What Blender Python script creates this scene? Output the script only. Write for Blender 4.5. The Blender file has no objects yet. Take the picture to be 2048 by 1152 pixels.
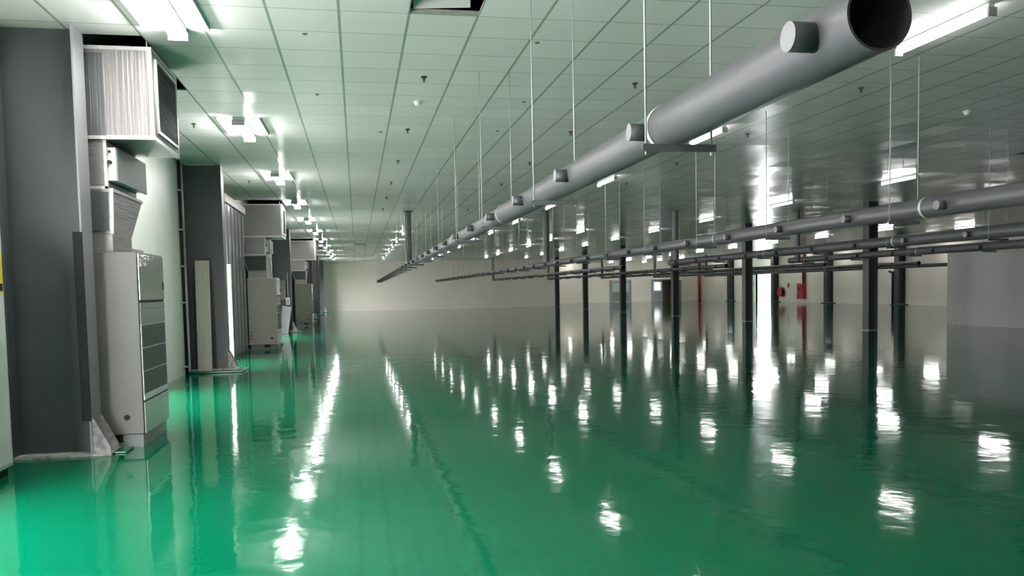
import bpy, bmesh, math, random
from mathutils import Vector, Matrix
random.seed(7)
PI = math.pi
scn = bpy.context.scene
COL = scn.collection

# ------------------------------------------------------------------ dimensions (metres)
EYE = 1.4315
H = 3.835                      # ceiling
XL, XR = -3.10, 33.2           # left / right wall
YN, YF, YF2 = -6.0, 65.0, 75.8 # near wall, far wall, far wall of the recess on the right
XSTEP = 16.0

# ------------------------------------------------------------------ materials
def nt(name):
    m = bpy.data.materials.new(name); m.use_nodes = True
    n = m.node_tree; b = n.nodes['Principled BSDF']
    return m, n, b

def mat(name, col, rough=.5, metal=0., vary=.0, vscale=4., bump=0., bscale=20., spec=.5, stretch=(1, 1, 1)):
    m, n, b = nt(name)
    b.inputs['Roughness'].default_value = rough
    b.inputs['Metallic'].default_value = metal
    b.inputs['Specular IOR Level'].default_value = spec
    tc = n.nodes.new('ShaderNodeTexCoord')
    mp = n.nodes.new('ShaderNodeMapping'); mp.inputs['Scale'].default_value = stretch
    n.links.new(tc.outputs['Object'], mp.inputs['Vector'])
    if vary > 0:
        t = n.nodes.new('ShaderNodeTexNoise'); t.inputs['Scale'].default_value = vscale; t.inputs['Detail'].default_value = 5
        n.links.new(mp.outputs['Vector'], t.inputs['Vector'])
        r = n.nodes.new('ShaderNodeValToRGB')
        r.color_ramp.elements[0].position = .3; r.color_ramp.elements[1].position = .7
        r.color_ramp.elements[0].color = tuple(c * (1 - vary) for c in col) + (1,)
        r.color_ramp.elements[1].color = tuple(min(1, c * (1 + vary)) for c in col) + (1,)
        n.links.new(t.outputs['Fac'], r.inputs['Fac']); n.links.new(r.outputs['Color'], b.inputs['Base Color'])
    else:
        b.inputs['Base Color'].default_value = tuple(col) + (1,)
    if bump > 0:
        t = n.nodes.new('ShaderNodeTexNoise'); t.inputs['Scale'].default_value = bscale; t.inputs['Detail'].default_value = 3
        n.links.new(mp.outputs['Vector'], t.inputs['Vector'])
        bp = n.nodes.new('ShaderNodeBump'); bp.inputs['Strength'].default_value = 1; bp.inputs['Distance'].default_value = bump
        n.links.new(t.outputs['Fac'], bp.inputs['Height']); n.links.new(bp.outputs['Normal'], b.inputs['Normal'])
    return m

def emit(name, col, s):
    m, n, b = nt(name)
    b.inputs['Base Color'].default_value = tuple(col) + (1,)
    b.inputs['Emission Color'].default_value = tuple(col) + (1,)
    b.inputs['Emission Strength'].default_value = s
    return m

def math_node(n, op, a, b=None):
    k = n.nodes.new('ShaderNodeMath'); k.operation = op
    for i, v in enumerate((a, b)):
        if v is None: continue
        if isinstance(v, (int, float)): k.inputs[i].default_value = v
        else: n.links.new(v, k.inputs[i])
    return k.outputs[0]

def floor_material():
    m, n, b = nt('green_epoxy')
    tc = n.nodes.new('ShaderNodeTexCoord')
    t = n.nodes.new('ShaderNodeTexNoise'); t.inputs['Scale'].default_value = .35; t.inputs['Detail'].default_value = 6
    n.links.new(tc.outputs['Object'], t.inputs['Vector'])
    r = n.nodes.new('ShaderNodeValToRGB')
    r.color_ramp.elements[0].position = .35; r.color_ramp.elements[1].position = .68
    r.color_ramp.elements[0].color = FLOOR_A; r.color_ramp.elements[1].color = FLOOR_B
    n.links.new(t.outputs['Fac'], r.inputs['Fac']); n.links.new(r.outputs['Color'], b.inputs['Base Color'])
    b.inputs['Roughness'].default_value = .065
    b.inputs['IOR'].default_value = 1.35
    # gentle roller waves in the poured resin, plus fine orange peel
    w1 = n.nodes.new('ShaderNodeTexNoise'); w1.inputs['Scale'].default_value = 3.2; w1.inputs['Detail'].default_value = 1.5
    w2 = n.nodes.new('ShaderNodeTexNoise'); w2.inputs["Scale"].default_value = 14.; w2.inputs['Detail'].default_value = 1.
    n.links.new(tc.outputs['Object'], w1.inputs['Vector']); n.links.new(tc.outputs['Object'], w2.inputs['Vector'])
    b1 = n.nodes.new('ShaderNodeBump'); b1.inputs['Strength'].default_value = 1; b1.inputs['Distance'].default_value = FLOOR_W1
    b2 = n.nodes.new('ShaderNodeBump'); b2.inputs['Strength'].default_value = 1; b2.inputs['Distance'].default_value = FLOOR_W2
    n.links.new(w1.outputs['Fac'], b1.inputs['Height']); n.links.new(w2.outputs['Fac'], b2.inputs['Height'])
    n.links.new(b1.outputs['Normal'], b2.inputs['Normal']); n.links.new(b2.outputs['Normal'], b.inputs['Normal'])
    return m

def ceiling_material():
    m, n, b = nt('ceiling_tiles')
    tc = n.nodes.new('ShaderNodeTexCoord'); sp = n.nodes.new('ShaderNodeSeparateXYZ')
    n.links.new(tc.outputs['Object'], sp.inputs[0])
    gx = math_node(n, 'DIVIDE', math_node(n, 'ADD', sp.outputs[0], .681 + 60), .6)
    gy = math_node(n, 'DIVIDE', math_node(n, 'ADD', sp.outputs[1], -7.28 + 60), .6)
    fx = math_node(n, 'ABSOLUTE', math_node(n, 'SUBTRACT', math_node(n, 'FRACT', math_node(n, 'ADD', gx, .5)), .5))
    fy = math_node(n, 'ABSOLUTE', math_node(n, 'SUBTRACT', math_node(n, 'FRACT', math_node(n, 'ADD', gy, .5)), .5))
    lx = math_node(n, 'LESS_THAN', fx, .021); ly = math_node(n, 'LESS_THAN', fy, .010)
    line = math_node(n, 'MAXIMUM', lx, ly)
    # one random value for each tile: tone and a hair of tilt
    cx = n.nodes.new('ShaderNodeCombineXYZ')
    n.links.new(math_node(n, 'FLOOR', gx), cx.inputs[0]); n.links.new(math_node(n, 'FLOOR', gy), cx.inputs[1])
    wn = n.nodes.new('ShaderNodeTexWhiteNoise'); wn.noise_dimensions = '2D'
    n.links.new(cx.outputs[0], wn.inputs['Vector'])
    tone = n.nodes.new('ShaderNodeMapRange'); n.links.new(wn.outputs['Value'], tone.inputs[0])
    tone.inputs[3].default_value = .70; tone.inputs[4].default_value = .77
    cc = n.nodes.new('ShaderNodeCombineColor')
    for i, k in enumerate((.985, .985, .965)):
        n.links.new(math_node(n, 'MULTIPLY', tone.outputs[0], k), cc.inputs[i])
    mx = n.nodes.new('ShaderNodeMix'); mx.data_type = 'RGBA'
    n.links.new(line, mx.inputs[0]); n.links.new(cc.outputs[0], mx.inputs[6]); mx.inputs[7].default_value = (.30, .36, .32, 1)
    n.links.new(mx.outputs[2], b.inputs['Base Color'])
    b.inputs['Roughness'].default_value = .24
    b.inputs['Specular IOR Level'].default_value = .35
    sub = n.nodes.new('ShaderNodeVectorMath'); sub.operation = 'SUBTRACT'; n.links.new(wn.outputs['Color'], sub.inputs[0]); sub.inputs[1].default_value = (.5, .5, .5)
    sc = n.nodes.new('ShaderNodeVectorMath'); sc.operation = 'SCALE'; n.links.new(sub.outputs[0], sc.inputs[0]); sc.inputs['Scale'].default_value = .05
    ge = n.nodes.new('ShaderNodeNewGeometry')
    ad = n.nodes.new('ShaderNodeVectorMath'); ad.operation = 'ADD'; n.links.new(ge.outputs['Normal'], ad.inputs[0]); n.links.new(sc.outputs[0], ad.inputs[1])
    no = n.nodes.new('ShaderNodeVectorMath'); no.operation = 'NORMALIZE'; n.links.new(ad.outputs[0], no.inputs[0])
    n.links.new(no.outputs[0], b.inputs['Normal'])
    return m

def foil_material(name, axis, col=(.33, .31, .312)):
    """Crinkled aluminium foil wrap with fine ridges; axis = how the ridges repeat"""
    m, n, b = nt(name)
    b.inputs['Base Color'].default_value = tuple(col) + (1,)
    b.inputs['Metallic'].default_value = .85; b.inputs['Roughness'].default_value = .42
    tc = n.nodes.new('ShaderNodeTexCoord')
    mp = n.nodes.new('ShaderNodeMapping')
    mp.inputs['Scale'].default_value = {'V': (38, 38, 1.2), 'H': (1.5, 1.5, 42)}[axis]
    n.links.new(tc.outputs['Object'], mp.inputs['Vector'])
    t = n.nodes.new('ShaderNodeTexNoise'); t.inputs['Scale'].default_value = 1.; t.inputs['Detail'].default_value = 4
    n.links.new(mp.outputs['Vector'], t.inputs['Vector'])
    t2 = n.nodes.new('ShaderNodeTexNoise'); t2.inputs['Scale'].default_value = 22; t2.inputs['Detail'].default_value = 4
    n.links.new(tc.outputs['Object'], t2.inputs['Vector'])
    h = math_node(n, 'ADD', t.outputs['Fac'], math_node(n, 'MULTIPLY', t2.outputs['Fac'], .35))
    bp = n.nodes.new('ShaderNodeBump'); bp.inputs['Strength'].default_value = 1; bp.inputs['Distance'].default_value = .006
    n.links.new(h, bp.inputs['Height']); n.links.new(bp.outputs['Normal'], b.inputs['Normal'])
    r = n.nodes.new('ShaderNodeMapRange'); n.links.new(t.outputs['Fac'], r.inputs[0])
    r.inputs[1].default_value = .3; r.inputs[2].default_value = .7; r.inputs[3].default_value = .30; r.inputs[4].default_value = .55
    n.links.new(r.outputs[0], b.inputs['Roughness'])
    return m

FLOOR_A = (.000, .088, .041, 1); FLOOR_B = (.000, .102, .048, 1)
FLOOR_W1, FLOOR_W2 = .0026, .0005
TUBE_S = 35.
TUBE_L = 190.
SKY_S = 31.

M = {}
M['floor'] = floor_material()
M['ceiling'] = ceiling_material()
M['wall_left'] = mat('white_wall_paint', (.84, .835, .79), .45, vary=.04, vscale=1.3, bump=.0006, bscale=40)
M['wall'] = mat('cream_wall_paint', (.90, .835, .75), .5, vary=.03, vscale=.6)
M['roof'] = mat('dark_roof_sheet', (.045, .045, .05), .7, vary=.2)
M['steel'] = mat('grey_painted_steel', (.045, .051, .055), .42, vary=.10, vscale=2.2, bump=.0005, bscale=9)
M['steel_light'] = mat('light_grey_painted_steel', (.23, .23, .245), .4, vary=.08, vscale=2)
M['primer'] = mat('scuffed_primer', (.30, .28, .28), .6, vary=.5, vscale=14)
M['black'] = mat('black_rubber', (.014, .014, .016), .6, vary=.4, vscale=12, spec=.2)
M['plinth_green'] = mat('green_painted_plinth', (.0, .10, .045), .25, vary=.15, vscale=5)
M['beige'] = mat('beige_enamel_shaded', (.10, .092, .081), .38, vary=.05, vscale=3)  # beige darkened to hold the first unit's shade; cover sheet shares it
M['pinkish'] = mat('beige_enamel_daylit', (.52, .455, .44), .38, vary=.05, vscale=3)  # same cabinet paint lightened, daylight on the second unit put into the colour
M['beige_dim'] = mat('beige_enamel_dim', (.20, .185, .16), .4, vary=.05, vscale=3)  # same cabinet paint with the third unit's shade put into the colour
M['gloss'] = mat('glossy_film_panel', (.50, .50, .48), .07, .35, bump=.006, bscale=2.4, stretch=(1, 1, 2.6), spec=.8)
M['gloss2'] = mat('glossy_white_panel', (.38, .40, .36), .14, bump=.003, bscale=5)
M['panel'] = mat('pale_grey_panel', (.27, .27, .26), .35)
M['mesh'] = mat('grey_filter_mesh', (.12, .125, .12), .6, vary=.15, vscale=60)
M['silver'] = mat('silver_trim', (.58, .58, .58), .3, .6)
M['dark'] = mat('dark_gap', (.012, .013, .014), .6)
M['louvre'] = mat('dark_louvre', (.055, .062, .060), .5)
M['foil_v'] = foil_material('foil_vertical', 'V')
M['foil_h'] = foil_material('foil_horizontal', 'H')
M['foil_dark'] = foil_material('foil_dull', 'H', (.28, .26, .26))
M['foil_dull'] = foil_material('foil_tarnished', 'V', (.16, .165, .17))
M['tape'] = mat('foil_tape', (.60, .57, .57), .35, .5, bump=.002, bscale=60)
M['damper'] = mat('damper_grey', (.10, .115, .12), .35)
M['white'] = mat('white_enamel', (.72, .70, .69), .4)
M['offwhite'] = mat('offwhite_sheet', (.60, .62, .58), .4, vary=.12, vscale=3)
M['pipe'] = mat('grey_plastic_pipe', (.066, .064, .070), .40, vary=.06, vscale=3, bump=.0006, bscale=14)
M['pipe_in'] = mat('pipe_bore', (.045, .042, .05), .6)
M['stub'] = mat('stub_shaded', (.04, .042, .044), .45)  # darkened: the weaker light on the stub sides is in the colour
M['cap'] = mat('stub_face_lit', (.125, .125, .132), .4)  # same stub, lighter: light falling on the end face is in the colour
M['rod'] = mat('galvanised_rod', (.42, .44, .435), .4, .2)
M['bar'] = mat('angle_iron', (.10, .10, .105), .5)
M['riser'] = mat('riser_duct', (.09, .092, .10), .35, .2)
M['lamp'] = mat('lamp_enamel', (.80, .80, .78), .4)
M['tube'] = emit('lit_tube', (1., .985, .97), TUBE_S)
M['tube_f'] = emit('lit_tube_far', (1., .985, .97), 85.)
M['tube_l'] = emit('lit_tube_bright', (1., .985, .96), TUBE_L)
M['endcap'] = mat('lamp_holder', (.35, .36, .36), .5)
M['brass'] = mat('dark_sprinkler', (.05, .035, .035), .4, .3)
M['plastic'] = mat('white_plastic', (.78, .78, .74), .4)
M['red'] = mat('fire_red', (.42, .018, .030), .35)
M['darkred'] = mat('dark_red_pipe', (.16, .020, .022), .35)
M['wood'] = mat('beige_board', (.40, .36, .31), .45, vary=.10, vscale=6, stretch=(6, 6, .4))
M['doorgrey'] = mat('grey_door', (.26, .30, .31), .35)
M['glass'] = mat('door_glass', (.55, .62, .60), .08, spec=.8)
M['brown'] = mat('brown_corridor', (.22, .17, .13), .6)
M['yellow'] = mat('yellow_label', (.75, .52, .05), .5)
M['partition'] = mat('partition_panel', (.30, .295, .285), .32, vary=.04, vscale=1.2)
M['shutter'] = mat('grey_sliding_door', (.22, .225, .22), .22, .3, vary=.15, vscale=3, stretch=(3, 3, .2))
M['concrete'] = mat('pale_apron', (.5, .49, .47), .8, vary=.1)

# ------------------------------------------------------------------ mesh helpers
class MB:
    def __init__(s): s.bm = bmesh.new()
    def box(s, x0, x1, y0, y1, z0, z1, bev=0.):
        r = bmesh.ops.create_cube(s.bm, size=1.)
        for v in r['verts']:
            v.co = Vector(((x0 + x1) / 2 + v.co.x * (x1 - x0), (y0 + y1) / 2 + v.co.y * (y1 - y0), (z0 + z1) / 2 + v.co.z * (z1 - z0)))
        if bev > 0:
            es = list({e for v in r['verts'] for e in v.link_edges})
            bmesh.ops.bevel(s.bm, geom=es, offset=bev, segments=2, affect='EDGES', profile=.5)
        return s
    def hexa(s, p):
        """eight corners: bottom 4 then top 4, counter-clockwise seen from above"""
        v = [s.bm.verts.new(q) for q in p]
        for f in ((3, 2, 1, 0), (4, 5, 6, 7), (0, 1, 5, 4), (1, 2, 6, 5), (2, 3, 7, 6), (3, 0, 4, 7)):
            s.bm.faces.new([v[i] for i in f])
        return s
    def prism(s, pts, d):
        """flat polygon swept by vector d"""
        a = [s.bm.verts.new(p) for p in pts]; b = [s.bm.verts.new(Vector(p) + Vector(d)) for p in pts]
        n = len(pts)
        s.bm.faces.new(a[::-1]); s.bm.faces.new(b)
        for i in range(n): s.bm.faces.new((a[i], a[(i + 1) % n], b[(i + 1) % n], b[i]))
        return s
    def rod(s, p, q, r, n=12, r2=None, caps=True):
        p, q = Vector(p), Vector(q); d = (q - p).normalized()
        u = d.orthogonal().normalized(); w = d.cross(u)
        r2 = r if r2 is None else r2
        A = [s.bm.verts.new(p + (u * math.cos(2 * PI * i / n) + w * math.sin(2 * PI * i / n)) * r) for i in range(n)]
        B = [s.bm.verts.new(q + (u * math.cos(2 * PI * i / n) + w * math.sin(2 * PI * i / n)) * r2) for i in range(n)]
        for i in range(n):
            f = s.bm.faces.new((A[i], A[(i + 1) % n], B[(i + 1) % n], B[i])); f.smooth = True
        if caps: s.bm.faces.new(A[::-1]); s.bm.faces.new(B)
        return s
    def lathe(s, prof, n=32, closed_start=True, closed_end=True):
        """profile of (y, r) turned about the y axis"""
        rings = []
        for y, r in prof:
            rings.append([s.bm.verts.new((math.cos(2 * PI * i / n) * r, y, math.sin(2 * PI * i / n) * r)) for i in range(n)])
        for a, b in zip(rings, rings[1:]):
            for i in range(n):
                f = s.bm.faces.new((a[i], b[i], b[(i + 1) % n], a[(i + 1) % n])); f.smooth = True
        if closed_start: s.bm.faces.new(rings[0])
        if closed_end: s.bm.faces.new(rings[-1][::-1])
        return s
    def path(s, pts, r, n=8):
        for a, b in zip(pts, pts[1:]): s.rod(a, b, r, n)
        for p in pts[1:-1]:
            bmesh.ops.create_uvsphere(s.bm, u_segments=n, v_segments=6, radius=r, matrix=Matrix.Translation(p))
        return s
    def mesh(s, name, m, smooth_angle=None):
        me = bpy.data.meshes.new(name)
        bmesh.ops.recalc_face_normals(s.bm, faces=s.bm.faces)
        s.bm.to_mesh(me); s.bm.free(); me.materials.append(m)
        return me
    def obj(s, name, m, parent=None, loc=None):
        return link(name, s.mesh(name, m), parent, loc)

def link(name, me, parent=None, loc=None):
    o = bpy.data.objects.new(name, me); COL.objects.link(o)
    if parent is not None: o.parent = parent
    if loc is not None: o.location = loc
    return o

def sharp(o, deg=35):
    me = o.data
    me.set_sharp_from_angle(angle=math.radians(deg))
    return o

def thing(name, label, cat, loc=(0, 0, 0), rz=0., group=None):
    o = bpy.data.objects.new(name, None); COL.objects.link(o)
    o.location = loc; o.rotation_euler = (0, 0, rz); o.empty_display_size = .1
    o['label'] = label; o['category'] = cat; o['kind'] = 'thing'
    if group: o['group'] = group
    return o

def tag(o, label, cat, group=None):
    o['label'] = label; o['category'] = cat; o['kind'] = 'thing'
    if group: o['group'] = group
    return o

def struct(o, label=None):
    o['kind'] = 'structure'
    if label: o['label'] = label
    return o

ORD = ['zeroth', 'first', 'second', 'third', 'fourth', 'fifth', 'sixth', 'seventh', 'eighth', 'ninth', 'tenth', 'eleventh', 'twelfth',
       'thirteenth', 'fourteenth', 'fifteenth', 'sixteenth', 'seventeenth', 'eighteenth', 'nineteenth', 'twentieth'] + \
      ['twenty-' + w for w in ('first', 'second', 'third', 'fourth', 'fifth', 'sixth', 'seventh', 'eighth', 'ninth')] + ['thirtieth']

# ------------------------------------------------------------------ the room
def wall_x(name, x0, x1, y0, y1, z1, holes, m):
    """wall standing in a plane of constant x, with rectangular openings (y0, y1, z0, z1)"""
    b = MB()
    ys = sorted({y0, y1, *[v for h in holes for v in h[:2]]}); zs = sorted({0., z1, *[v for h in holes for v in h[2:]]})
    for ya, yb in zip(ys, ys[1:]):
        for za, zb in zip(zs, zs[1:]):
            if any(h[0] <= ya and yb <= h[1] and h[2] <= za and zb <= h[3] for h in holes): continue
            b.box(x0, x1, ya, yb, za, zb)
    return struct(b.obj(name, m))

fl = MB(); fl.box(XL - .3, XR + .3, YN - .3, YF2 + .3, -.2, 0.); struct(fl.obj('floor', M['floor']))

TILE0X, TILE0Y = -.681, 7.28
tx = lambda i: TILE0X + .6 * i
ty = lambda j: TILE0Y + .6 * j
HOLES = [(tx(2), tx(3), ty(-1), ty(0)),            # open tile near the top of the picture
         (XL, tx(-2), 8.2, ty(5)),                 # cut round the first duct
         (XL, tx(-2), 21.85, ty(28)), (XL, tx(-2), 37.2, ty(54)),
         (tx(22), tx(23), ty(10), ty(11)),
         (tx(-2), tx(-1), ty(43), ty(44)), (tx(-2), tx(-1), ty(60), ty(61)),
         (tx(1), tx(2), ty(57), ty(58)), (tx(0), tx(1), ty(66), ty(67)), (tx(6), tx(7), ty(78), ty(79))]
def ceiling():
    b = MB()
    xs = sorted({XL, XSTEP, XR, *[v for h in HOLES for v in h[:2]]}); ys = sorted({YN, YF, YF2, *[v for h in HOLES for v in h[2:]]})
    for xa, xb in zip(xs, xs[1:]):
        for ya, yb in zip(ys, ys[1:]):
            if xb <= XSTEP and ya >= YF: continue
            if any(h[0] - 1e-6 <= xa and xb <= h[1] + 1e-6 and h[2] - 1e-6 <= ya and yb <= h[3] + 1e-6 for h in HOLES): continue
            b.box(xa, xb, ya, yb, H, H + .018)
    return struct(b.obj('ceiling', M['ceiling']))
ceiling()
b = MB(); b.box(XL - .3, XR + .3, YN - .3, YF2 + .3, H + 1.2, H + 1.4); struct(b.obj('roof', M['roof']))

LEFT_OPEN = [(2.2, 6.0, 0., 2.9), (9.9, 12.9, 0., 2.05), (16.45, 18.65, 0., 2.05), (25.6, 29.0, 0., 2.05), (58.9, 61.0, 0., 2.2)]
RIGHT_OPEN = [(61.55, 64.55, 0., 2.75)]
wall_x('wall_left', XL - .2, XL, YN, YF, H + 1.2, LEFT_OPEN, M['wall_left'])
wall_x('wall_right', XR, XR + .2, YN, YF2, H + 1.2, RIGHT_OPEN, M['wall'])
def wall_y(name, x0, x1, y0, y1, z1, holes, m):
    b = MB(); xs = sorted({x0, x1, *[v for h in holes for v in h[:2]]}); zs = sorted({0., z1, *[v for h in holes for v in h[2:]]})
    for xa, xb in zip(xs, xs[1:]):
        for za, zb in zip(zs, zs[1:]):
            if any(h[0] <= xa and xb <= h[1] and h[2] <= za and zb <= h[3] for h in holes): continue
            b.box(xa, xb, y0, y1, za, zb)
    return struct(b.obj(name, m))
wall_y('wall_far', XL, XSTEP, YF, YF + .2, H + 1.2, [], M['wall'])
b = MB(); b.box(XSTEP - .2, XSTEP, YF + .2, YF2, 0, H + 1.2); struct(b.obj('wall_return', M['wall']))
D1 = (24.0, 25.95, 0., 2.05); D2 = (28.2, 30.75, 0., 2.05)
wall_y('wall_back', XSTEP - .2, XR, YF2, YF2 + .2, H + 1.2, [D2], M['wall'])
wall_y('wall_near', XL, XR, YN - .2, YN, H + 1.2, [], M['wall_left'])

# doors in the far recess: frame, leaf, glazed light, lower panel, handle
def door_leaf(x0, x1, y, parent, glassy):
    b = MB(); b.box(x0, x1, y - .05, y, .01, 2.0, .004); lf = b.obj('leaf', M['doorgrey'], parent)
    w = x1 - x0
    b = MB(); b.box(x0 + .12 * w, x1 - .12 * w, y - .057, y - .045, 1.05, 1.85); b.obj('pane', M['glass'], lf)
    b = MB(); b.box(x0 + .12 * w, x1 - .12 * w, y - .06, y - .045, .15, .92, .003); b.obj('panel', M['steel_light'], lf)
    b = MB(); b.rod((x1 - .06, y - .10, .95), (x1 - .06, y - .10, 1.15), .012, 8); b.rod((x1 - .06, y - .05, 1.05), (x1 - .06, y - .10, 1.05), .01, 8); b.obj('handle', M['silver'], lf)
def door_frame(d, y, parent):
    b = MB(); b.box(d[0] - .08, d[0] + .02, y - .1, y, 0, d[3] + .08); b.box(d[1] - .02, d[1] + .08, y - .1, y, 0, d[3] + .08); b.box(d[0] + .02, d[1] - .02, y - .1, y, d[3], d[3] + .08)
    return b.obj('frame', M['doorgrey'], parent)
d1 = bpy.data.objects.new('door_1', None); COL.objects.link(d1); struct(d1, 'closed grey double door with glass lights, far wall of the recess')
door_frame(D1, YF2, d1); mid = (D1[0] + D1[1]) / 2
door_leaf(D1[0] + .03, mid - .005, YF2 - .01, d1, True); door_leaf(mid + .005, D1[1] - .03, YF2 - .01, d1, True)
d2 = bpy.data.objects.new('door_2', None); COL.objects.link(d2); struct(d2, 'grey double door with its right leaf open on a brown corridor')
door_frame(D2, YF2, d2); door_leaf(D2[0] + .03, D2[0] + 1.0, YF2 - .01, d2, True)
b = MB(); b.box(D2[1] - .06, D2[1] - .02, YF2 - 1.1, YF2 - .11, .01, 2.0, .004); b.obj('leaf', M['doorgrey'], d2)
b = MB(); b.box(D2[0] - .3, D2[1] + .3, YF2 + 1.6, YF2 + 1.7, 0, 2.4); b.box(D2[0] - .3, D2[0] - .2, YF2 + .2, YF2 + 1.6, 0, 2.4); b.box(D2[1] + .2, D2[1] + .3, YF2 + .2, YF2 + 1.6, 0, 2.4)
b.box(D2[0] - .3, D2[1] + .3, YF2 + .2, YF2 + 1.7, 2.4, 2.5); b.box(D2[0] - .3, D2[1] + .3, YF2 + .2, YF2 + 1.7, -.2, 0); struct(b.obj('wall_corridor', M['brown']))
def opening_frame(name, x, o, sgn):
    r = bpy.data.objects.new(name, None); COL.objects.link(r); struct(r)
    b = MB(); xa, xb = (x - .02, x + .22) if sgn > 0 else (x - .22, x + .02)
    b.box(xa, xb, o[0] - .06, o[0], 0, o[3] + .06); b.box(xa, xb, o[1], o[1] + .06, 0, o[3] + .06); b.box(xa, xb, o[0], o[1], o[3], o[3] + .06)
    b.obj('frame', M['steel_light'], r)
opening_frame('door_3', XR, RIGHT_OPEN[0], 1)
for k, o in enumerate(LEFT_OPEN): opening_frame('door_%d' % (k + 4), XL, o, -1)

# partition room on the right
b = MB(); PX, PY = 19.1, 23.9
b.box(PX, PX + .08, 4., PY, 0, 2.5); b.box(PX + .08, 27., PY - .08, PY, 0, 2.5); b.box(PX, 27., 4., PY, 2.5, 2.56)
pw = struct(b.obj('wall_partition', M['partition']))
for i, yy in enumerate([5.15 + 1.15 * k for k in range(17)]):
    b = MB(); b.box(PX - .003, PX, yy, yy + .012, 0, 2.5); b.obj('seam', M['panel'], pw)

# ------------------------------------------------------------------ columns
def column(name, label, loc, d, w, side_face, group, hgt=H - .003, gusset=True, extra=None, pad=(0, 0, 0, 0)):
    """H-section: d across x, w along y"""
    t = thing(name, label, 'column', loc, 0, group)
    x0, x1 = -d / 2, d / 2
    pz = .045
    if pad[1] == pad[0]: pz = 0.
    b = MB()
    if pz: b.box(pad[0], pad[1], pad[2], pad[3], 0, pz, .01); b.obj('plinth', M['plinth_green'], t)
    else: b.bm.free()
    b = MB(); b.box(x0, x1 + (.16 if gusset else 0), -w / 2 - .015, w / 2 + .015, pz, pz + .022); b.obj('base_plate', M['primer'], t)
    z0 = pz + .022
    b = MB(); b.box(x0 + .016, x1 - .016, -.007, .007, z0, hgt); b.obj('web', M['steel'], t)
    b = MB(); b.box(x0, x0 + .016, -w / 2, w / 2, z0, hgt); b.obj('flange', M['steel'], t)
    b = MB(); b.box(x1 - .016, x1, -w / 2, w / 2, z0, hgt); b.obj('flange', side_face, t)
    if gusset:
        for yy in (-w / 2 + .02, w / 2 - .035):
            b = MB(); b.prism([(x1, yy, z0), (x1 + .145, yy, z0), (x1 + .145, yy, z0 + .05), (x1 + .02, yy, z0 + .30), (x1, yy, z0 + .32)], (0, .014, 0)); b.obj('gusset', M['primer'], t)
    return t

LCX = -2.725
LY = [8.08, 16.05, 23.85, 31.6, 39.3, 47.0, 54.8, 62.6]
LDESC = ['grey steel column beside the nearest air conditioner, black edge strip',
         'grey steel column with a beige board leaning on it',
         'grey steel column behind the second air conditioner, along the left wall',
         'grey steel column with boards leaning on it, before the third air conditioner',
         'grey steel column just beyond the third air conditioner',
         'grey steel column third from the far end of the left wall',
         'grey steel column next to last along the left wall',
         'last grey steel column of the left wall, by the far bright doorway']
for i, (y, l) in enumerate(zip(LY, LDESC)):
    c = column('steel_column', l, (LCX, y, 0), .66, .30, M['steel_light'] if i == 0 else M['steel'], 'steel columns along the left wall', pad=(0, 0, 0, 0) if i == 0 else (-.37, .62, -.31, .31))  # first column's aisle flange is lighter: the light on it is put into the colour
    if i == 0:
        b = MB(); b.box(.36, .60, -.10, .165, 0, .02, .006); b.obj('plinth', M['plinth_green'], c)
        b = MB(); b.box(.255, .335, -.163, -.15, .32, 2.02, .003); b.obj('edge_strip', M['black'], c)['label'] = 'black scuffed edge strip'
IC = [(22.1, 'nearest free-standing grey column, right of the wide bright doorway'), (29.95, 'grey free-standing column left of the bright doorway, second nearest'),
      (37.4, 'grey free-standing column, third nearest, in front of the open double door'), (45.3, 'grey free-standing column in front of the closed double door'),
      (53.2, 'grey free-standing column, next to last of its row'), (61.1, 'farthest free-standing grey column, before the corner of the far wall')]
for y, l in IC:
    column('steel_column', l, (15.06, y, 0), .30, .30, M['steel'], 'free-standing columns in the hall', gusset=False, pad=(0, 0, 0, 0))
RC = [(45.4, 'grey column on the right wall nearest the pale partition'), (53.2, 'grey column on the right wall, right of the red hydrant cabinet'),
      (60.84, 'grey column beside the bright doorway, red hose reel next to it'), (68.75, 'grey column on the right wall, left of the bright doorway')]
for y, l in RC:
    column('steel_column', l, (XR - .245, y, 0), .46, .46, M['steel'], 'columns on the right wall', gusset=False, pad=(-.25, .235, -.55, .55))

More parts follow.
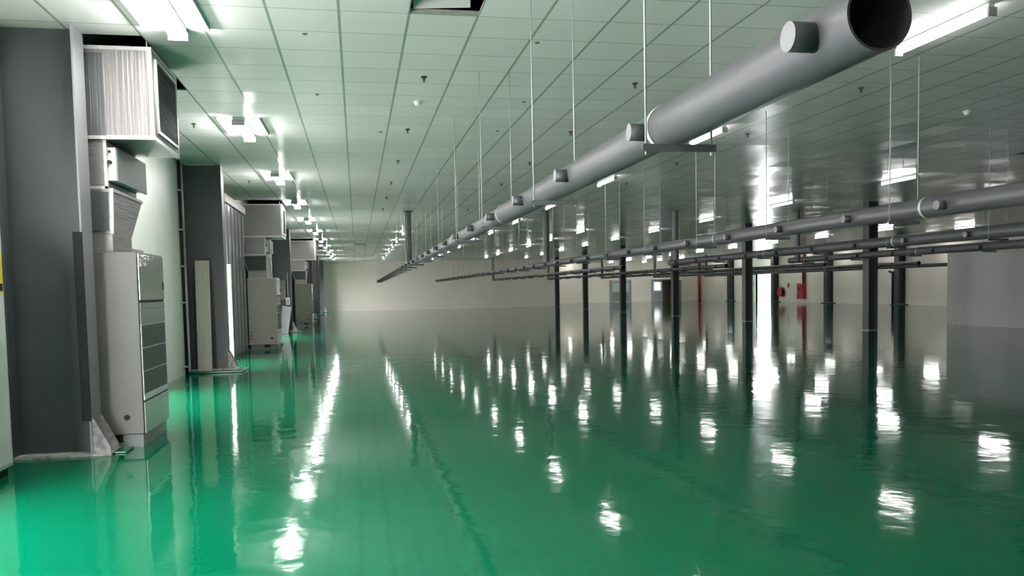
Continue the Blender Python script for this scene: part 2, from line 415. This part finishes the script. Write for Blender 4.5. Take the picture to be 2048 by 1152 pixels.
# ------------------------------------------------------------------ air conditioners
def air_conditioner(label, loc, skin):
    t = thing('air_conditioner', label, 'air conditioner', loc, 0, 'floor-standing air conditioners along the left wall')
    L, D = 1.02, .72
    b = MB(); b.box(-D + .03, -.02, .03, L - .03, 0, .045); b.box(-D + .03, -.35, .03, .20, .045, .125); b.box(-.2, -.02, .03, .14, .045, .125); b.box(-.06, -.02, .14, L - .03, .045, .125); b.box(-D + .03, -D + .1, .2, L - .03, .045, .125)
    b.obj('plinth', M['steel_light'], t)
    b = MB(); b.box(-D + .05, -.08, .06, L - .06, 0, .125); b.obj('dark_fill', M['dark'], t)  # dark block added to stop light showing through, stands for shade below
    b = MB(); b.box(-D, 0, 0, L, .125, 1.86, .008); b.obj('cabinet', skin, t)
    b = MB(); b.box(0, .012, .02, L - .02, 1.40, 1.845, .004); b.obj('top_panel', M['gloss'], t)['label'] = 'glossy upper front panel'
    b = MB(); b.box(0, .004, .02, L - .02, 1.375, 1.40); b.obj('slot', M['dark'], t)
    b = MB(); b.box(0, .010, .02, L - .02, 1.315, 1.375, .002); ds = b.obj('display_strip', M['panel'], t)
    b = MB(); b.box(.010, .013, .46, .58, 1.33, 1.36); b.obj('display', M['glass'], ds)
    b = MB(); b.box(0, .009, .02, L - .02, 1.17, 1.315, .002); b.obj('fascia', M['panel'], t)
    b = MB(); b.box(0, .006, .02, L - .02, .49, 1.17); gf = b.obj('grille_frame', M['silver'], t)
    for j in range(2):
        for k in range(3):
            ya = .04 + j * .48; za = .505 + k * .222
            b = MB(); b.box(.004, .010, ya, ya + .46, za, za + .208)
            for s in range(12): b.box(.010, .013, ya + .005, ya + .455, za + .008 + s * .0168, za + .015 + s * .0168)
            b.obj('grille', M['mesh'], gf)
    b = MB(); b.box(0, .012, .02, L - .02, .445, .49, .002); b.obj('sill_strip', M['silver'], t)
    b = MB(); b.box(0, .004, .02, L - .02, .425, .445); b.obj('slot', M['dark'], t)
    b = MB(); b.box(0, .012, .02, L - .02, .13, .425, .004); b.obj('lower_panel', M['gloss2'], t)['label'] = 'glossy pale lower panel'
    b = MB(); b.rod((-.15, .004, .29), (-.15, -.012, .29), .026, 20); b.obj('knockout_plug', M['black'], t)
    for z in (.27, .36, .45):
        b = MB(); b.rod((-.66 - .0, .004, z), (-.66, -.008, z), .016, 12); b.obj('pipe_plug', M['black'], t)
    b = MB(); b.box(.012, .02, L - .07, L - .05, 1.5, 1.58, .003); b.obj('latch', M['black'], t)
    return t

def duct(label, loc, foil, foil2, dull):
    t = thing('supply_duct', label, 'duct', loc, 0, 'foil-wrapped supply ducts above the air conditioners')
    # discharge plenum with an aisle-side louvre grille
    x0, x1, y0, y1, z0, z1 = -.86, .20, .03, 1.13, 2.91, 3.76
    b = MB(); b.box(x0, x1, y0, y1, z0, z1, .012); pl = b.obj('plenum', foil, t)
    if dull: b = MB(); b.box(x0 + .01, -.22, y0 - .006, y0 + .01, z0 + .03, z1 - .06, .002); b.obj('dull_foil_panel', M['foil_dull'], pl)['label'] = 'dull dark foil panel'
    b = MB()
    for (xa, xb, ya, yb, za, zb) in ((x0, x1 + .003, y0 - .004, y0 + .03, z1 - .03, z1 + .004), (x1 - .03, x1 + .005, y0 - .005, y0 + .03, z0, z1), (x0, x1 + .003, y0 - .004, y0 + .03, z0 - .004, z0 + .035),
                                     (x1 - .03, x1 + .004, y1 - .03, y1 + .004, z0, z1), (x1 - .03, x1 + .004, y0, y1, z0 - .004, z0 + .03), (x1 - .03, x1 + .004, y0, y1, z1 - .03, z1 + .004)):
        b.box(xa, xb, ya, yb, za, zb)
    b.obj('edge_tape', M['tape'], pl)['label'] = 'shiny foil tape on the edges'
    b = MB(); ga, gb, ha, hb = y0 + .17, y1 - .10, z0 + .11, z1 - .10
    b.box(x1, x1 + .018, ga - .03, gb + .03, ha - .03, ha); b.box(x1, x1 + .018, ga - .03, gb + .03, hb, hb + .03); b.box(x1, x1 + .018, ga - .03, ga, ha, hb); b.box(x1, x1 + .018, gb, gb + .03, ha, hb)
    gr = b.obj('grille_frame', M['silver'], t)
    b = MB(); b.box(x1 + .001, x1 + .004, ga, gb, ha, hb)
    n = 26
    for k in range(n):
        z = ha + (k + .5) * (hb - ha) / n
        b.hexa([(x1 + .004, ga, z - .006), (x1 + .014, ga, z - .014), (x1 + .014, gb, z - .014), (x1 + .004, gb, z - .006), (x1 + .004, ga, z), (x1 + .014, ga, z - .008), (x1 + .014, gb, z - .008), (x1 + .004, gb, z)])
    b.obj('louvres', M['louvre'], gr)
    # neck, fire damper, tapered transition, collar
    b = MB(); b.box(-.86, -.24, .06, 1.10, 2.45, 2.91, .01); nk = b.obj('neck', foil2, t)
    b = MB(); b.box(-.262, -.235, .052, .09, 2.45, 2.91); b.box(-.86, -.236, .052, .075, 2.45, 2.475); b.obj('edge_tape', M['tape'], nk)
    b = MB(); b.box(-.24, -.165, .085, 1.10, 2.53, 2.84, .004); dm = b.obj('damper', M['white'], t)
    b = MB(); b.box(-.165, -.150, .15, 1.16, 2.52, 2.85, .003); b.obj('damper_plate', M['damper'], dm)['label'] = 'dark grey damper plate'
    b = MB(); b.rod((-.215, .085, 2.70), (-.215, .05, 2.70), .018, 12); b.rod((-.215, .085, 2.80), (-.215, .06, 2.80), .012, 10); b.obj('actuator_knob', M['black'], dm)
    b = MB()
    b.hexa([(-.70, .08, 2.03), (-.22, .08, 2.03), (-.22, .74, 2.03), (-.70, .74, 2.03), (-.86, .05, 2.45), (-.20, .05, 2.45), (-.20, 1.15, 2.45), (-.86, 1.15, 2.45)])
    tr = b.obj('transition', foil2, t)
    b = MB(); b.hexa([(-.235, .072, 2.03), (-.212, .072, 2.03), (-.212, .10, 2.03), (-.235, .10, 2.03), (-.215, .042, 2.45), (-.192, .042, 2.45), (-.192, .075, 2.45), (-.215, .075, 2.45)])
    b.box(-.215, -.192, .05, 1.155, 2.425, 2.455)
    b.obj('edge_tape', M['tape'], tr)
    b = MB(); b.hexa([(-.68, .070, 2.06), (-.25, .070, 2.06), (-.25, .078, 2.06), (-.68, .078, 2.06), (-.82, .046, 2.42), (-.235, .046, 2.42), (-.235, .054, 2.42), (-.82, .054, 2.42)])
    b.obj('insulation_patch', M['louvre'], tr)
    b = MB(); b.box(-.70, -.22, .08, .74, 1.86, 2.03, .006); b.obj('collar', foil2, t)
    b = MB(); b.rod((.15, .10, 3.76), (.15, .10, H), .006, 8); b.obj('hanger_rod', M['rod'], t)
    b = MB(); b.rod((.15, 1.05, 3.76), (.15, 1.05, H), .006, 8); b.obj('hanger_rod', M['rod'], t)
    return t

ACS = [((-2.03, 8.27, 0), 'nearest floor-standing beige air conditioner, right of the big dark column'),
       ((-2.06, 22.1, 0), 'pale pinkish floor-standing air conditioner, daylight in its colour, beyond the column with the beige board'),
       ((-1.98, 37.4, 0), 'third and farthest floor-standing air conditioner, shade in its colour')]
for i, (loc, l) in enumerate(ACS):
    air_conditioner(l, loc, M[('beige', 'pinkish', 'beige_dim')[i]])  # one cabinet paint in three tones, light and shade put into each
    duct(['nearest foil-wrapped duct with vertical ridges and a dark louvred grille', 'second foil-wrapped duct, above the second air conditioner',
          'farthest foil-wrapped duct, above the third air conditioner'][i], (loc[0], loc[1], 0), M['foil_v'] if i == 0 else M['foil_h'], M['foil_h'] if i else M['foil_dark'], i == 0)

# near white cabinet cut by the left edge of the picture
t = thing('electrical_cabinet', 'pale cabinet with a yellow label at the left edge, before the first column', 'cabinet', (-2.82, 6.2, 0))
b = MB(); b.box(-.24, -.03, .03, 1.09, 0, .07); b.obj('plinth', M['dark'], t)
b = MB(); b.box(-.26, 0, 0, 1.12, .07, 2.05, .006); b.obj('body', M['offwhite'], t)
b = MB(); b.box(0, .008, .03, 1.09, .10, 2.02, .003); dd = b.obj('door', M['offwhite'], t)
b = MB(); b.box(.008, .02, .10, .13, .95, 1.15, .003); b.obj('handle', M['black'], dd)
b = MB(); b.box(.008, .010, .72, 1.085, 1.48, 1.80); lb = b.obj('warning_label', M['yellow'], dd)
b = MB(); b.box(.010, .011, .75, 1.075, 1.50, 1.56); b.obj('label_stripe', M['black'], lb)

# odds and ends along the left wall
b = MB(); b.box(-.125, .125, -.018, .018, 0, 2.03, .003); o = tag(b.obj('board', M['wood']), 'tall beige board leaning on the second column of the left wall', 'board')
o.location = (-2.775, 15.76, .046); o.rotation_euler = (math.radians(-3.2), 0, 0)
t = thing('conduit', 'thin dark conduit up the left wall beside the column with the beige board', 'pipe', (-3.05, 15.55, 0))
b = MB(); b.rod((0, 0, 0), (0, 0, H), .028, 12); b.obj('pipe', M['black'], t)
for z in (.15, 1.3, 1.95, 2.6, 3.3):
    b = MB(); b.box(-.05, .032, -.045, .045, z, z + .025); b.obj('clamp', M['rod'], t)
t = thing('sliding_door', 'tall grey sliding door along the left wall before the second air conditioner', 'door', (-2.74, 18.55, 0))
b = MB(); b.box(-.05, 0, .18, 3.0, .05, 3.42, .004); sd = b.obj('leaf', M['shutter'], t)
for k in range(5):
    b = MB(); b.box(0, .025, .30 + k * .55, .36 + k * .55, .05, 3.42, .004); b.obj('rib', M['shutter'], sd)
b = MB(); b.box(-.355, .055, .15, .18, 0, 2.1); b.obj('edge_trim', M['white'], t)['label'] = 'white jamb'
b = MB(); b.box(-.30, .03, 0, 3.2, 3.44, 3.62, .005); b.obj('head_rail', M['wood'], t)['label'] = 'beige head rail'
b = MB(); b.box(-.30, .03, .18, 3.2, 0, .045); b.obj('floor_rail', M['plinth_green'], t)
t = thing('pipe_bundle', 'dark insulated pipes running down left of the second air conditioner', 'pipe', (-2.90, 21.9, 0))
for k, (dx, dz) in enumerate(((0, 3.2), (.07, 2.9), (.03, 1.9))):
    b = MB(); b.rod((dx, .05 * k, .0), (dx, .05 * k, dz), .032, 10); b.obj('insulated_pipe', M['black'], t)
b = MB(); b.box(-.06, .12, -.03, .14, 2.55, 2.75, .01); b.obj('joint_wrap', M['black'], t)
b = MB(); b.box(0, .34, -.01, .01, 0, 1.02, .003); o = tag(b.obj('panel', M['steel_light']), 'grey sheet leaning beside the second air conditioner', 'panel'); o.location = (-2.86, 30.95, .0); o.rotation_euler = (math.radians(-6), math.radians(9), 0)
t = thing('switch_box', 'small white switch box on the column beyond the second air conditioner', 'box', (-2.52, 31.42, 1.03))
b = MB(); b.box(-.07, .07, -.06, 0, 0, .26, .006); b.obj('body', M['white'], t); b = MB(); b.box(-.05, .05, -.068, -.058, .04, .22, .003); b.obj('cover', M['panel'], t)
b = MB(); b.rod((0, -.02, .26), (0, -.02, 1.2), .012, 8); b.obj('conduit', M['rod'], t)
b = MB(); b.box(-.13, .13, -.015, .015, 0, .72, .003); o = tag(b.obj('cover_panel', M['beige']), 'beige cover sheet fixed to the column beyond the second air conditioner', 'panel'); o.location = (-2.72, 31.4, 1.22)

# ------------------------------------------------------------------ grey pipe runs with stubs
def pipe_run(label, X, z, segs, stub_y, riser_y, group, hollow=True):
    """segs: (y0, y1, radius); local origin on the axis at the near end"""
    ya = segs[0][0]
    t = thing('ventilation_pipe', label, 'pipe', (X, ya, z), 0, group)
    for i, (y0, y1, r) in enumerate(segs):
        a, c = y0 - ya, y1 - ya
        last = i == len(segs) - 1
        rn = r if last else segs[i + 1][2]
        nseg = 40 if y0 < 9 else (20 if y0 < 26 else 12)
        b = MB()
        if i == 0 and hollow:
            b.lathe([(a + 1.2, .001), (a + 1.2, r - .008), (a, r - .008), (a, r), (c - .02, r), (c, r - .006), (c + (.10 if not last else 0), rn + .002 if not last else .02)], nseg, False, True)
        else:
            b.lathe([(a, .01), (a, r), (c - .02, r), (c, r - .004), (c + (.08 if not last else .0), rn + .002 if not last else .02)], nseg, False, True)
        o = sharp(b.obj('pipe_section', M['pipe'], t), 40)
        if i == 0 and hollow:
            b = MB(); b.lathe([(a + .001, r - .0095), (a + 1.19, r - .0095), (a + 1.19, .002)], nseg, False, True); b.obj('bore', M['pipe_in'], t)
        if not last:
            b = MB(); b.lathe([(c - .055, r + .003), (c - .045, r + .006), (c - .03, r + .006), (c - .02, r + .003)], nseg, False, False); b.obj('band', M['rod'], t)
    def rad(y):
        for y0, y1, r in segs:
            if y0 <= y <= y1: return r
        return segs[-1][2]
    cache = {}
    for y in stub_y:
        r = rad(y); sr = r * .44
        k = round(r, 4)
        if k not in cache:
            off = -.012
            m1 = MB(); n = 20 if y < 9 else 10
            m1.rod((-r * .6, 0, off), (-r - .075, 0, off), sr, n); me1 = m1.mesh('stub', M['stub'])
            m2 = MB(); m2.rod((-r - .0751, 0, off), (-r - .079, 0, off), sr * 1.0, n); me2 = m2.mesh('stub_cap', M['cap'])
            cache[k] = (me1, me2)
        o = link('stub', cache[k][0], t, (0, y - ya, 0))
        if y < 14 or X < 3: link('stub_cap', cache[k][1], o)
    for y in riser_y:
        r = rad(y)
        b = MB(); b.rod((0, y - ya, r * .8), (0, y - ya, H - z - .02), .105, 16); o = sharp(b.obj('riser', M['riser'], t))
        b = MB(); b.rod((0, y - ya, H - z - .02), (0, y - ya, H - z), .16, 20); b.obj('flange', M['riser'], o)
    return t

def hangers(X, z, ys, ordname, segs, w=.168):
    def rad(y):
        for y0, y1, r in segs:
            if y0 <= y <= y1: return r
        return segs[-1][2]
    cache = {}
    for i, y in enumerate(ys):
        r = rad(y); k = round(r, 4)
        t = thing('pipe_hanger', '%s trapeze hanger from the near end, %s' % (ORD[i + 1], ordname), 'hanger', (X, y, z - r - .004), 0, 'trapeze hangers carrying the ventilation pipes')
        if k not in cache:
            cb = MB(); cb.box(-w - .02, w + .02, -.016, .016, -.005, 0); cb.box(-w - .02, w + .02, -.016, -.012, -.036, -.004)
            rd = MB(); rd.rod((0, 0, -.05), (0, 0, H - z + r), .0055 if y < 14 else .003, 6)
            rd.rod((0, 0, -.02), (0, 0, -.008), .012, 6)
            cache[k] = (cb.mesh('crossbar', M['bar']), rd.mesh('rod', M['rod']))
        link('crossbar', cache[k][0], t)
        link('rod', cache[k][1], t, (-w, 0, 0)); link('rod', cache[k][1], t, (w, 0, 0))

PXS = [1.56 + 4.25 * i for i in range(7)]
S0 = [(2.25, 4.0, .108), (4.0, 8.6, .099), (8.6, 13.0, .092), (13.0, 20.0, .087), (20.0, 30.0, .083), (30.0, 61.0, .072)]
S1 = [(2.25, 7.6, .106), (7.6, 12.6, .10), (12.6, 18.5, .095), (18.5, 30.0, .087), (30.0, 61.0, .072)]
S2 = [(2.25, 14.0, .108), (14.0, 19.0, .10), (19.0, 25.4, .093)]
SF = [(30.2, 44.0, .085), (44.0, 61.0, .075)]
stubs = lambda a, b: [2.45 + 1.585 * k for k in range(40) if a < 2.45 + 1.585 * k < b]
PD = ['big foreground pipe', 'second pipe from the left', 'third pipe from the left', 'fourth pipe from the left', 'the fifth pipe from the left', 'the sixth pipe from the left', 'the seventh pipe from the left']
G = 'long grey ventilation pipes hung under the ceiling'
pipe_run('big grey foreground pipe with an open dark end, running to the far wall', PXS[0], 2.23, S0, stubs(2.3, 60.5), [24.85], G)
pipe_run('second long grey pipe from the left, passing behind the big foreground pipe', PXS[1], 2.19, S1, stubs(2.3, 60.5), [24.85], G)
pipe_run('near length of the third grey pipe, ending at its vertical riser', PXS[2], 2.20, S2, stubs(2.3, 25.), [24.9], G)
pipe_run('near length of the fourth grey pipe, crossing before the pale partition', PXS[3], 2.21, S2, stubs(2.3, 25.), [24.9], G)
for i in range(2, 7):
    pipe_run('far length of %s, ending near the far wall' % ['', '', 'the third grey pipe', 'the fourth grey pipe', 'the fifth grey pipe', 'the sixth grey pipe', 'the rightmost grey pipe'][i],
             PXS[i], 2.19, SF, stubs(30.6, 60.5), [60.7], G)
def hy(a, b):
    out = []
    for k in range(30):
        y = 3.81 + 2.55 * k
        d = (y - 2.45 + .7925) % 1.585 - .7925          # distance to the nearest stub
        if abs(d) < .13: y += .15 if d >= 0 else -.15
        if a < y < b: out.append(y)
    return out
hangers(PXS[0], 2.23, hy(2, 61), PD[0], S0)
hangers(PXS[1], 2.19, [y + 1.585 for y in hy(2, 58)], PD[1], S1)
for i in (2, 3): hangers(PXS[i], 2.20 if i == 2 else 2.21, hy(6 if i == 2 else 10, 25), 'near length of ' + PD[i], S2)
for i in (2, 3): hangers(PXS[i], 2.19, hy(30.5, 60), 'far length of ' + PD[i], SF)

# ------------------------------------------------------------------ ceiling lamps
def lamp_meshes(twin):
    w = .075 if twin else .032
    h = MB(); h.box(-w, w, -.62, .62, -.045, 0, .004)
    c = MB(); c.box(-w - .01, w + .01, -.012, .012, -.115, -.04, .003)
    rf = None
    if twin:
        rf = MB(); rf.box(-.28, .28, -.6, .6, -.006, 0); rf.prism([(-.28, -.6, -.006), (-.28, -.6, -.03), (-.27, -.6, -.006)], (0, 1.2, 0)); rf.prism([(.28, -.6, -.006), (.28, -.6, -.03), (.27, -.6, -.006)], (0, 1.2, 0)); rf = rf.mesh('reflector', M['lamp'])
    tb = MB(); tb.rod((0, -.6, 0), (0, .6, 0), .0145, 10)
    return h.mesh('housing', M['lamp']), c.mesh('end_cap', M['endcap']), tb.mesh('tube', M['tube_l'] if twin else M['tube']), rf
LM = {True: lamp_meshes(True), False: lamp_meshes(False)}
b = MB(); b.rod((0, -.6, 0), (0, .6, 0), .0145, 10); FAR_TUBE = b.mesh('tube', M['tube_f'])
def lamp(x, y, twin, label, group):
    t = thing('ceiling_lamp', label, 'lamp', (x, y, H), 0, group)
    h, c, tb, rf = LM[twin]
    if not twin and x not in (5.49, 12.35): tb = FAR_TUBE
    if rf: link('reflector', rf, t)
    link('housing', h, t)
    link('end_cap', c, t, (0, -.625, 0)); link('end_cap', c, t, (0, .625, 0))
    for dx in ((-.05, .05) if twin else (0,)): link('tube', tb, t, (dx, 0, -.085))
ROWS = [(-1.51, [-2.78, 2.26] + [7.3 + 5.04 * k for k in range(11)], True, 'twin-tube lamp, %s along the left wall'),
        (1.90, [33.2, 38.4, 42.8, 47.4, 52.4, 57.6], False, 'bare tube lamp, %s of the far row left of the foreground pipe end'),
        (5.49, [6.98 + 5.27 * k for k in range(11)], False, 'bare tube lamp, %s of the row right of the foreground pipe'),
        (9.2, [33.0, 38.6, 43.4, 48.6, 53.2, 58.2], False, 'bare tube lamp, %s of the far row behind the second pipe'),
        (12.35, [17.05 + 5.27 * k for k in range(9)], False, 'bare tube lamp, %s of the row over the middle of the hall'),
        (19.7, [22.45 + 5.25 * k for k in range(11)], False, 'bare tube lamp, %s of the row right of the free-standing columns'),
        (23.2, [33.0 + 5.0 * k for k in range(9)], False, 'bare tube lamp, %s of the far row before the double doors'),
        (26.6, [32.2, 64.5, 69.5, 73.5], False, 'bare tube lamp, %s of the sparse far row on the right'),
        (32.0, [41.2, 46.2, 51.4, 56.6, 61.8, 67.0, 72.0], False, 'bare tube lamp, %s of the row along the right wall')]
for x, ys, tw, lab in ROWS:
    for i, y in enumerate(ys):
        lamp(x, y, tw, (lab % ORD[i + 1 - (2 if tw else 0)]) if y > 3 else 'twin-tube lamp along the left wall, above and behind the camera', 'twin tube lamps along the left wall' if tw else 'bare tube lamps on the ceiling')

# ------------------------------------------------------------------ small ceiling fittings
def sprinkler_mesh():
    b = MB(); b.rod((0, 0, 0), (0, 0, -.012), .034, 14); e = b.mesh('escutcheon', M['brass'])
    b = MB(); b.rod((0, 0, -.012), (0, 0, -.045), .011, 8); b.rod((0, 0, -.055), (0, 0, -.059), .018, 10); b.rod((-.013, 0, -.035), (-.004, 0, -.057), .003, 5); b.rod((.013, 0, -.035), (.004, 0, -.057), .003, 5)
    return e, b.mesh('head', M['brass'])
SE, SH = sprinkler_mesh()
def sprinkler(x, y, label):
    t = thing('ceiling_sprinkler', label, 'sprinkler', (x, y, H), 0, 'sprinkler heads on the ceiling'); link('escutcheon', SE, t); link('head', SH, t)
for x, ys, lab in ((-2.17, [12.22, 18.2], 'between the left wall and the twin lamps'), (.81, [9.36, 12.36, 15.3, 18.3, 21.2, 24.1], 'left of the foreground pipe'),
                   (3.3, [9.39, 12.35, 15.4, 18.5, 21.4, 24.3, 27.2], 'right of the foreground pipe'), (6.2, [9.3, 12.3, 15.25, 18.3], 'beyond the row of tube lamps')):
    for i, y in enumerate(ys): sprinkler(x, y, 'small dark sprinkler, %s in the line %s' % (ORD[i + 1], lab))
for x, y, lab in ((.83, 10.58, 'white smoke detector between two sprinkler heads, left of the foreground pipe'), (8.6, 10.4, 'white smoke detector on the dark ceiling at upper right'),
                  (5.2, 11.8, 'white smoke detector just right of a tube lamp, beyond the foreground pipe')):
    t = thing('smoke_detector', lab, 'smoke detector', (x, y, H), 0, 'smoke detectors on the ceiling')
    b = MB(); b.rod((0, 0, 0), (0, 0, -.02), .055, 18); b.obj('base', M['plastic'], t)
    b = MB(); b.rod((0, 0, -.02), (0, 0, -.055), .046, 18, .03); b.obj('sensor', M['plastic'], t)
for x, y, lab in ((-.4, 7.94, 'dark clip on the ceiling nearest the camera, left of the open tile'), (-.4, 10.31, 'dark clip on the ceiling, second nearest left of the open tile'), (.42, 12.59, 'dark clip near the second sprinkler left of the pipe'),
                  (1.8, 7.95, 'dark clip right of the open ceiling tile'), (2.18, 10.45, 'dark clip above the foreground pipe, nearer of two'), (2.16, 12.36, 'dark clip above the foreground pipe, farther of two')):
    b = MB(); b.box(-.022, .022, -.009, .009, -.013, 0, .002); b.rod((0, 0, -.012), (0, 0, -.018), .006, 8)
    o = tag(b.obj('ceiling_clip', M['bar']), lab, 'clip', 'dark clips on the ceiling'); o.location = (x, y, H)

# loose tile lying over the open cell
b = MB(); b.box(-.25, .25, -.10, .10, -.008, .008, .002); o = tag(b.obj('loose_tile', M['white']), 'pale loose ceiling tile seen through the open cell', 'ceiling tile')
o.location = (tx(2) + .275, ty(0) - .105, H + .125); o.rotation_euler = (math.radians(-52), math.radians(-4), math.radians(2))
b = MB(); b.box(tx(2) - .05, tx(3) + .05, ty(0) - .012, ty(0) + .03, H + .019, H + .045, .003); tag(b.obj('timber_batten', M['wood']), 'tan timber batten above the far edge of the open ceiling cell', 'batten')

# ------------------------------------------------------------------ far right: fire equipment
t = thing('fire_pipe', 'red fire main rising in the far corner from floor to ceiling', 'pipe', (XR - .28, YF2 - .35, 0))
b = MB(); b.rod((0, 0, .0), (0, 0, H), .12, 16); b.obj('pipe', M['red'], t)
for z in (.0, 1.2): b = MB(); b.rod((0, 0, z), (0, 0, z + .05), .19, 16); b.obj('flange', M['darkred'], t)
t = thing('mounted_hydrant_cabinet', 'red hydrant cabinet on the right wall under a dark red pipe', 'cabinet', (XR - .005, 56.95, .30))
b = MB(); b.box(-.30, 0, -.42, .42, 0, 1.15, .01); b.obj('body', M['red'], t)
b = MB(); b.box(-.315, -.30, -.38, .38, .04, 1.11, .004); dd = b.obj('door', M['red'], t)
b = MB(); b.box(-.318, -.312, -.22, .22, .55, .95); b.obj('pane', M['darkred'], dd)
b = MB(); b.box(-.33, -.315, .28, .33, .45, .6, .003); b.obj('handle', M['silver'], dd)
t = thing('supply_pipe', 'dark red pipe dropping down the right wall behind the hydrant cabinet', 'pipe', (XR - .17, 56.6, 1.46))
b = MB(); b.rod((0, 0, 0), (0, 0, H - 1.46), .12, 14); b.obj('pipe', M['darkred'], t); b = MB(); b.rod((0, 0, .4), (0, 0, .46), .17, 14); b.obj('flange', M['darkred'], t)
t = thing('mounted_hose_reel', 'red fire hose reel on the right wall beside the bright doorway', 'hose reel', (XR - .255, 59.85, .82))
b = MB(); b.rod((-.12, 0, 0), (-.10, 0, 0), .38, 24); b.rod((.10, 0, 0), (.12, 0, 0), .38, 24); b.obj('drum', M['red'], t)
b = MB(); b.rod((-.10, 0, 0), (.10, 0, 0), .27, 24); b.obj('hose', M['black'], t)
b = MB(); b.box(.12, .25, -.05, .05, -.05, .05); b.obj('bracket', M['red'], t)
t = thing('mounted_alarm_bell', 'small red alarm box on the right wall above the hose reel', 'alarm', (XR, 59.1, 1.18))
b = MB(); b.box(-.08, 0, -.09, .09, 0, .3, .01); b.obj('housing', M['darkred'], t); b = MB(); b.rod((-.08, 0, .18), (-.11, 0, .18), .05, 12); b.obj('button', M['plastic'], t)
t = thing('downpipe', 'thin black pipe on the right wall left of the nearest column there', 'pipe', (XR - .08, 46.3, 0))
b = MB(); b.rod((0, 0, 0), (0, 0, 2.1), .07, 10); b.obj('pipe', M['black'], t); b = MB(); b.rod((0, 0, 2.0), (0, .35, 2.1), .06, 10); b.obj('elbow', M['black'], t)
t = thing('downpipe', 'thin black pipe on the right wall left of the column by the hydrant cabinet', 'pipe', (XR - .08, 53.9, 0))
b = MB(); b.rod((0, 0, 0), (0, 0, 2.0), .07, 10); b.obj('pipe', M['black'], t)

# ------------------------------------------------------------------ outside ground and daylight through the openings
for nm, x0, x1, ya, yb in (('ground_left', XL - 12.3, XL - .3, -8, YF), ('ground_right', XR + .3, XR + 12.3, 50, YF2)):
    b = MB(); b.box(x0, x1, ya, yb, -.2, -.01); struct(b.obj(nm, M['concrete']))
w = bpy.data.worlds.new('overcast_sky'); scn.world = w; w.use_nodes = True
bg = w.node_tree.nodes['Background']; bg.inputs['Color'].default_value = (.97, .985, 1, 1); bg.inputs['Strength'].default_value = SKY_S

# ------------------------------------------------------------------ camera
F_PX, YAW, PITCH, ROLL, CYP = 1638.5541, 0.1856, -0.0582, -0.0199, 674.4014
CAMQ = (F_PX, YAW, PITCH, ROLL, CYP)
cy, sy, cp, sp = math.cos(YAW), math.sin(YAW), math.cos(PITCH), math.sin(PITCH)
fwd = Vector((sy * cp, cy * cp, sp)); right = Vector((cy, -sy, 0)); up = right.cross(fwd)
r2 = right * math.cos(ROLL) + up * math.sin(ROLL); u2 = -right * math.sin(ROLL) + up * math.cos(ROLL)
cam = bpy.data.cameras.new('camera'); co = bpy.data.objects.new('camera', cam); COL.objects.link(co)
mw = Matrix((r2, u2, -fwd)).transposed().to_4x4(); mw.translation = Vector((0, 0, EYE)); co.matrix_world = mw
cam.sensor_width = 36.; cam.sensor_fit = 'HORIZONTAL'; cam.lens = F_PX / 2048 * 36.
cam.shift_y = (CYP - 576) / 2048; cam.clip_start = .02; cam.clip_end = 400
scn.camera = co

scn.view_settings.view_transform = 'Standard'; scn.view_settings.look = 'None'
scn.view_settings.gamma = 1; scn.view_settings.use_curve_mapping = False
scn.view_settings.exposure = 0.
scn.cycles.denoising_prefilter = 'ACCURATE'
scn.cycles.max_bounces = 10; scn.cycles.diffuse_bounces = 5; scn.cycles.glossy_bounces = 5
scn.cycles.sample_clamp_indirect = 30.
